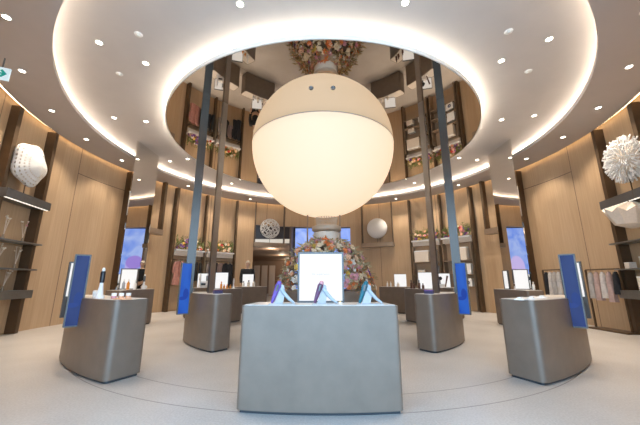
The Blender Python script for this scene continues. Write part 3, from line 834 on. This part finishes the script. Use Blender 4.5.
cols = ['peach', 'ivory', 'ivory', 'white', 'peach', 'orange', 'pink', 'yellow', 'ivory', 'white', 'ivory', 'peach', 'white', 'peach', 'yellow', 'ivory', 'purple']
def spot(front):
    z = .95 + 1.28*rnd.random(); a = (pi + rnd.uniform(-1.7, 1.7)) if front else rnd.uniform(0, 6.283)
    r = bell(z)*(.88+.22*rnd.random())
    return Vector((r*sin(a), r*cos(a), z)), Vector((sin(a)+rnd.uniform(-.4, .4), cos(a)+rnd.uniform(-.4, .4), rnd.uniform(-.1, .8)))
for i in range(95):
    p, d = spot(True); blossom(tw, p, d, rnd.choice((.09, .12, .07)), rnd.choice(cols))
for colr in ('ivory', 'peach', 'white', 'orange', 'pink'):   # the many small ones behind
    sm = MB()
    for i in range(110):
        p, d = spot(False); q = d.to_track_quat('Z', 'Y').to_matrix().to_4x4(); fl = BL.get((colr, .05)) or BL[(colr, .08)] if (colr, .05) in BL or (colr, .08) in BL else None
        base = petal_flower(rnd.choice((.05, .065, .08)), i)
        sm.add(base.v, base.f, Matrix.Translation(p*1.0) @ q)
    o = sm.build('small_blossoms', M['fl_'+colr], tw); o['kind'] = 'stuff'
tp = MB(); tp.lathe([(.34, 2.2), (.36, 2.22), (.36, 2.42), (.34, 2.44)], 32); tp.build('drum', M['cream'], tw, True)
tp = MB(); tp.lathe([(.5, 2.06), (.52, 2.09), (.4, 2.2)], 32); tp.build('tilted_collar', M['tan'], tw, True)
tp = MB(); tp.lathe([(.3, 2.44), (.4, 2.5), (.4, 2.6), (.3, 2.64)], 32); tp.build('wooden_ring', M['tan'], tw, True)
cr = MB()
for i in range(40):
    a = 2*pi*i/40; cr.tube([(.27*cos(a), .27*sin(a), 2.64), (.3*cos(a+.16), .3*sin(a+.16), 2.86)], .011, 5)
cr.build('crown_of_rods', M['tan'], tw)
for x in (-.52, .36):
    MB().tube([(x, -.1, 1.9), (x, -.1, 2.925)], .02).build('support_rod', M['bronze_lt'], tw, True)

# ------------------------------------------------------------------ clothes bay at left
def garment(loc, rz, w, ln, m, label, group, flare=1.15, sleeves=True):
    t = thing('garment', label, 'clothes', loc, rz, group)
    mb = MB(); mb.tube([(-w*.42, 0, -.075), (0, 0, -.03), (w*.42, 0, -.075)], .008, 6)
    mb.tube([(0, 0, -.03), (0, 0, -.008), (.018, 0, .008), (.0, 0, .02), (-.014, 0, .008)], .0045, 5); mb.build('hanger', M['bronze_lt'], t)
    mb = MB(); vs = []; fs = []; nn = 20; rows = 8
    for k in range(rows+1):
        u = k/rows; z = -.06 - ln*u
        ww = w/2*(.55 if k == 0 else .95 + (flare-.95)*u); dd = .035 + .045*u
        if k == 0: z = -.045
        for i in range(nn):
            a = 2*pi*i/nn; wob = 1 + .14*u*sin(5*a+ln*9)
            vs.append((ww*cos(a)*wob, dd*sin(a)*wob, z))
    for k in range(rows):
        for i in range(nn): fs.append((k*nn+i, k*nn+(i+1) % nn, (k+1)*nn+(i+1) % nn, (k+1)*nn+i))
    fs.append(tuple(range(nn))); mb.add(vs, fs); mb.build('cloth', M[m], t, True)
    if sleeves:
        for sx in (-1, 1):
            mb = MB(); mb.tube([(sx*w*.38, 0, -.1), (sx*w*.56, .01, -.3), (sx*w*.58, .01, -.52)], [.05, .045, .035], 8)
            mb.build('sleeve', M[m], t, True)
    return t
ZR = 1.98
for (a0, a1, nm) in ((-58, -47, 'left'), (-46.5, -35.8, 'right')):
    thc = (a0+a1)/2; L = (RW-.25)*R_(a1-a0) - .1
    t = thing('clothes_rail', f'bronze clothes rail of the {nm} clothes bay under the flower shelf', 'rail', wp(thc, RW-.27, ZR), -R_(thc), 'wall clothes rails')
    mb = MB(); mb.tube([(-L/2, 0, 0), (L/2, 0, 0)], .014, 8); mb.build('bar', M['bronze'], t, True)
    for sx in (-1, 1):
        mb = MB(); mb.box((sx*(L/2-.05), .12, 0), (.03, .27, .03)); mb.build('bracket', M['bronze'], t)
gs = [(-56.3, 'cl_pink', .34, .9, 'long dusty pink dress at the left end of the clothes bay', 15), (-54.6, 'cl_pink', .3, .85, 'pink jacket second on the rail of the clothes bay', 35),
      (-53.0, 'cl_teal', .34, .8, 'dark teal jacket beside the pink clothes', 60), (-51.3, 'cl_teal', .28, .75, 'dark teal shirt right of the teal jacket', 60),
      (-49.7, 'black', .26, .75, 'black coat left of the middle fin', 60), (-48.3, 'black', .24, .8, 'black shirt nearest the middle fin', 60),
      (-45.4, 'cl_grey', .3, .8, 'grey striped garment right of the middle fin', 55), (-44.0, 'black', .3, .8, 'black jacket behind the dark pole', 50),
      (-42.4, 'black', .32, .8, 'black top right of the dark pole', 50), (-40.7, 'cl_taupe', .3, .6, 'taupe knit hanging between black clothes', 15),
      (-38.9, 'black', .26, 1.0, 'long black coat on the right bay rail', 20), (-37.3, 'black', .24, 1.05, 'black dress at the right end of the clothes bay', 25)]
for a, m, w, ln, lab, tw_ in gs:
    garment(wp(a, RW-.27, ZR-.02), -R_(a) + R_(tw_), w, ln, m, lab, 'clothes on the left wall rails')

# ------------------------------------------------------------------ box bays at right
for bi, (a0, a1, nm) in enumerate(((35.8, 46.5, 'left'), (47.2, 58, 'right'))):
    thc = (a0+a1)/2; L = 2*(RW-.22)*sin(R_(a1-a0)/2)-.08
    t = thing('shelf_bay', f'{nm} bay of pale box shelves on the right back wall', 'shelf', wp(thc, RW-.19, 0), -R_(thc), 'box shelf bays')
    for z in (1.95, 1.4, .93):
        MB().box((0, 0, z), (L, .34, .035)).build('shelf', M['bronze_lt'], t)
    MB().box((0, .155, 1.5), (L, .02, 2.3)).build('back_panel', M['bay'], t)
    for sx in (-1, 1): MB().box((sx*(L/2-.01), .0, 1.35), (.02, .34, 2.6)).build('side_panel', M['bronze_lt'], t)
    def at(x, z, y=-.05): return wp(thc, RW-.19, 0) + Matrix.Rotation(-R_(thc), 3, 'Z') @ Vector((x, y, z))
    G = 'pale boxes on the right back shelves'
    r_ = -R_(thc)
    if bi == 0:
        carton(at(-.2, 1.9675), (.62, .2, .5), r_, 'wide pale box on the top shelf of the left box bay', G)
        carton(at(.35, 1.9675), (.26, .2, .48), r_, 'upright pale box on the top shelf of the left box bay', G)
        carton(at(-.25, 1.4175), (.3, .2, .2), r_, 'low pale box on the middle shelf of the left box bay', G)
        carton(at(.38, 1.4175), (.2, .2, .36), r_, 'tall pale box on the middle shelf of the left box bay', G, 'paper')
        carton(at(-.3, .9475), (.3, .2, .25), r_, 'square pale box on the lower shelf of the left box bay', G)
        carton(at(.3, .9475), (.3, .2, .25), r_, 'pale box at the right of the lower shelf of the left box bay', G, 'paper')
    else:
        carton(at(-.1, 1.9675), (.24, .2, .52), r_, 'left one of two upright pale boxes in the right box bay', G)
        carton(at(.22, 1.9675), (.34, .2, .52), r_, 'right one of two upright pale boxes in the right box bay', G)
        carton(at(-.12, 1.4175), (.28, .2, .22), r_, 'dark-lidded box on the middle shelf of the right box bay', G, 'cream', 'blackp')
        carton(at(.34, 1.4175), (.34, .2, .4), r_, 'square white box on the middle shelf of the right box bay', G, 'paper')
        for i, x in enumerate((0.0, .34)):
            t2 = carton(at(x, .9475), (.3, .2, .3), r_, ['left', 'right'][i]+' white box with dark round picture in the right box bay', G, 'paper')
            mb = MB(); mb.ring(.03, .075, -.004, .004, n=20); q = mb.build('round_picture', M['pr_blueblk'], t2, loc=(0, -.104, .14)); q.rotation_euler.x = pi/2

# ------------------------------------------------------------------ rolling clothes racks at the right wall
def rack(p, rz, w, h, label, gl):
    t = thing('clothes_rack', label, 'clothes rack', p, rz, 'bronze clothes racks')
    mb = MB(); mb.box((0, 0, .02), (w+.1, .34, .04)); mb.build('base_plate', M['bronze'], t)
    for sx in (-1, 1):
        mb = MB(); mb.box((sx*w/2, 0, h/2+.02), (.035, .035, h-.04)); mb.build('upright', M['bronze'], t)
    mb = MB(); mb.tube([(-w/2, 0, h), (w/2, 0, h)], .016, 8); mb.build('bar', M['bronze'], t, True)
    n = len(gl)
    for i, (m, ln, lab) in enumerate(gl):
        x = -w/2 + w*(i+.7)/(n+.4)
        q = Vector(p) + Matrix.Rotation(rz, 3, 'Z') @ Vector((x, 0, h-.02))
        garment(q, rz + R_(90), .15, ln, m, lab, 'clothes on the bronze racks', sleeves=False)
rack((6.83, 7.56, 0), R_(-87), .86, 1.43, 'bronze clothes rack with pale garments beside the right shelf unit',
     [('cl_palegrey', .62, 'pale grey garment first on the rack beside the right shelf unit'), ('cl_rose', .66, 'rose garment second on the rack beside the right shelf unit'),
      ('cl_white', .6, 'off-white garment third on the rack beside the right shelf unit'), ('cl_rose', .68, 'rose garment fourth on the rack beside the right shelf unit'),
      ('black', .5, 'black garment at the near end of the rack beside the right shelf unit')])
rack((6.72, 9.05, 0), R_(-83), .62, 1.47, 'farther bronze clothes rack behind the nearest right screen',
     [('black', .75, 'black garment at the far end of the farther rack'), ('cl_white', .7, 'off-white garment second on the farther rack'),
      ('cl_palegrey', .7, 'pale grey garment third on the farther rack'), ('cl_white', .7, 'off-white garment at the near end of the farther rack')])

# ------------------------------------------------------------------ person behind the back left counter
def skin_mesh(name, V, Eg, rad, m, parent, lv=2, root=0):
    me = bpy.data.meshes.new(name); me.from_pydata(V, Eg, []); me.materials.append(m)
    o = bpy.data.objects.new(name, me); COL.objects.link(o)
    md = o.modifiers.new('skin', 'SKIN')
    for i, r in enumerate(rad):
        me.skin_vertices[0].data[i].radius = r if isinstance(r, tuple) else (r, r)
    me.skin_vertices[0].data[root].use_root = True
    o.modifiers.new('sub', 'SUBSURF').levels = lv; o.modifiers['sub'].render_levels = lv
    bpy.context.view_layer.update()
    dg = bpy.context.evaluated_depsgraph_get()
    m2 = bpy.data.meshes.new_from_object(o.evaluated_get(dg))
    for p in m2.polygons: p.use_smooth = True
    bpy.data.objects.remove(o)
    n = bpy.data.objects.new(name, m2); COL.objects.link(n); n.parent = parent
    return n
pt = thing('person', 'person with short pale hair in a black top standing behind the back left counter', 'person', (-3.16, 12.75, 0), 0)
S = 1.0
# front is -y
V = [(0, 0, .98), (0, 0, 1.12), (0, .01, 1.3), (0, .01, 1.46), (0, 0, 1.53), (0, -.015, 1.6), (0, -.02, 1.68), (0, -.012, 1.76)]
Eg = [(i, i+1) for i in range(7)]
rad = [(.15, .1), (.135, .095), (.16, .105), (.12, .085), .05, .058, .078, .06]
for sx in (-1, 1):
    b = len(V)
    V += [(sx*.09, 0, .9), (sx*.1, 0, .5), (sx*.1, .015, .1), (sx*.1, -.1, .04), (sx*.1, -.18, .03)]
    Eg += [(0, b), (b, b+1), (b+1, b+2), (b+2, b+3), (b+3, b+4)]
    rad += [.088, .058, .042, .042, .03]
    b = len(V)
    V += [(sx*.19, .01, 1.44), (sx*.24, .02, 1.16), (sx*.2, -.1, .93), (sx*.185, -.14, .88), (sx*.18, -.16, .84)]
    Eg += [(3, b), (b, b+1), (b+1, b+2), (b+2, b+3), (b+3, b+4)]
    rad += [.06, .046, .032, .03, .022]
    for k in range(4):
        c = len(V); ox = (k-1.5)*.017
        V += [(sx*.18+ox, -.172, .805-.004*abs(k-1.5)), (sx*.18+ox, -.172, .772+.006*abs(k-1.5)), (sx*.18+ox, -.16, .75+.008*abs(k-1.5))]
        Eg += [(b+4, c), (c, c+1), (c+1, c+2)]; rad += [.0085, .008, .007]
    c = len(V); V += [(sx*.15, -.175, .845), (sx*.142, -.19, .815)]; Eg += [(b+3, c), (c, c+1)]; rad += [.01, .008]
body = skin_mesh('body', V, Eg, rad, M['skin'], pt)
# face and hair
mb = MB()
mb.add([(0, -.118, 1.665), (-.014, -.096, 1.655), (.014, -.096, 1.655), (0, -.092, 1.705)], [(0, 1, 3), (0, 3, 2), (0, 2, 1), (1, 2, 3)]); mb.build('nose', M['skin'], pt, True)
for sx in (-1, 1):
    mb = MB(); mb.sphere((sx*.03, -.088, 1.7), .011, 10, 8); mb.build('eye', M['blackp'], pt, True)
    mb = MB(); mb.sphere((sx*.08, -.01, 1.68), .026, 10, 8, (.4, .7, 1.2)); mb.build('ear', M['skin'], pt, True)
mb = MB(); mb.sphere((0, -.092, 1.633), .022, 12, 6, (1, .35, .28)); mb.build('mouth', M['fl_pink'], pt, True)
mb = MB(); prof = [(max(1e-3, .098*sin(pi*k/20)), .098*cos(pi*k/20)) for k in range(0, 11)]
mb.lathe(prof, 24, Matrix.Translation((0, .012, 1.715)) @ Matrix.Rotation(R_(-22), 4, 'X') @ Matrix.Diagonal((.9, 1.05, 1.1, 1)), caps=False); mb.build('hair', M['hair'], pt, True)
# clothes a little bigger than the body
Vs = V[:5]; Es = [(0, 1), (1, 2), (2, 3), (3, 4)]
Vs[4] = (0, .002, 1.51); rs = [(.17, .12), (.155, .115), (.185, .13), (.17, .125), .085]
for sx in (-1, 1):
    b = len(Vs); Vs += [(sx*.19, .01, 1.44), (sx*.24, .02, 1.16), (sx*.203, -.088, .955)]; Es += [(3, b), (b, b+1), (b+1, b+2)]; rs += [.095, .066, .05]
skin_mesh('black_top', Vs, Es, rs, M['black'], pt)
Vs = [(0, 0, 1.0)]; Es = []; rs = [(.17, .12)]
for sx in (-1, 1):
    b = len(Vs); Vs += [(sx*.09, 0, .88), (sx*.1, 0, .5), (sx*.1, .015, .1)]; Es += [(0, b), (b, b+1), (b+1, b+2)]; rs += [.1, .075, .065]
skin_mesh('trousers', Vs, Es, rs, M['black'], pt)
pt.scale = (1.09, 1.09, 1.09)

# ------------------------------------------------------------------ light and camera
w = bpy.data.worlds.new('world'); SC.world = w; w.use_nodes = True
bg = w.node_tree.nodes['Background']; bg.inputs['Color'].default_value = (.43, .69, 1, 1); bg.inputs['Strength'].default_value = 6.5
# unseen point lights without fixtures, added to brighten the corridor
for y in (17.5, 22, 26.5):
    l = bpy.data.lights.new('corridor_fill', 'POINT'); l.energy = 60; l.color = (1, .8, .6); l.shadow_soft_size = .2
    o = bpy.data.objects.new('corridor_fill', l); COL.objects.link(o); o.location = (-3, y, 2.7)

cam = bpy.data.cameras.new('camera'); co = bpy.data.objects.new('camera', cam); COL.objects.link(co)
co.location = (0, 0, 1.165); co.rotation_euler = (pi/2 + .2229, 0, .0099)
cam.sensor_fit = 'HORIZONTAL'; cam.sensor_width = 36; cam.lens = 300/640*36; cam.clip_start = .05
SC.camera = co
vs_ = SC.view_settings; vs_.view_transform = 'Standard'; vs_.look = 'None'; vs_.gamma = 1; vs_.exposure = 0; vs_.use_curve_mapping = False
SC.cycles.use_denoising = True
SC.cycles.max_bounces = 10; SC.cycles.diffuse_bounces = 5; SC.cycles.glossy_bounces = 6
SC.cycles.sample_clamp_indirect = 6; SC.cycles.caustics_reflective = False; SC.cycles.caustics_refractive = False
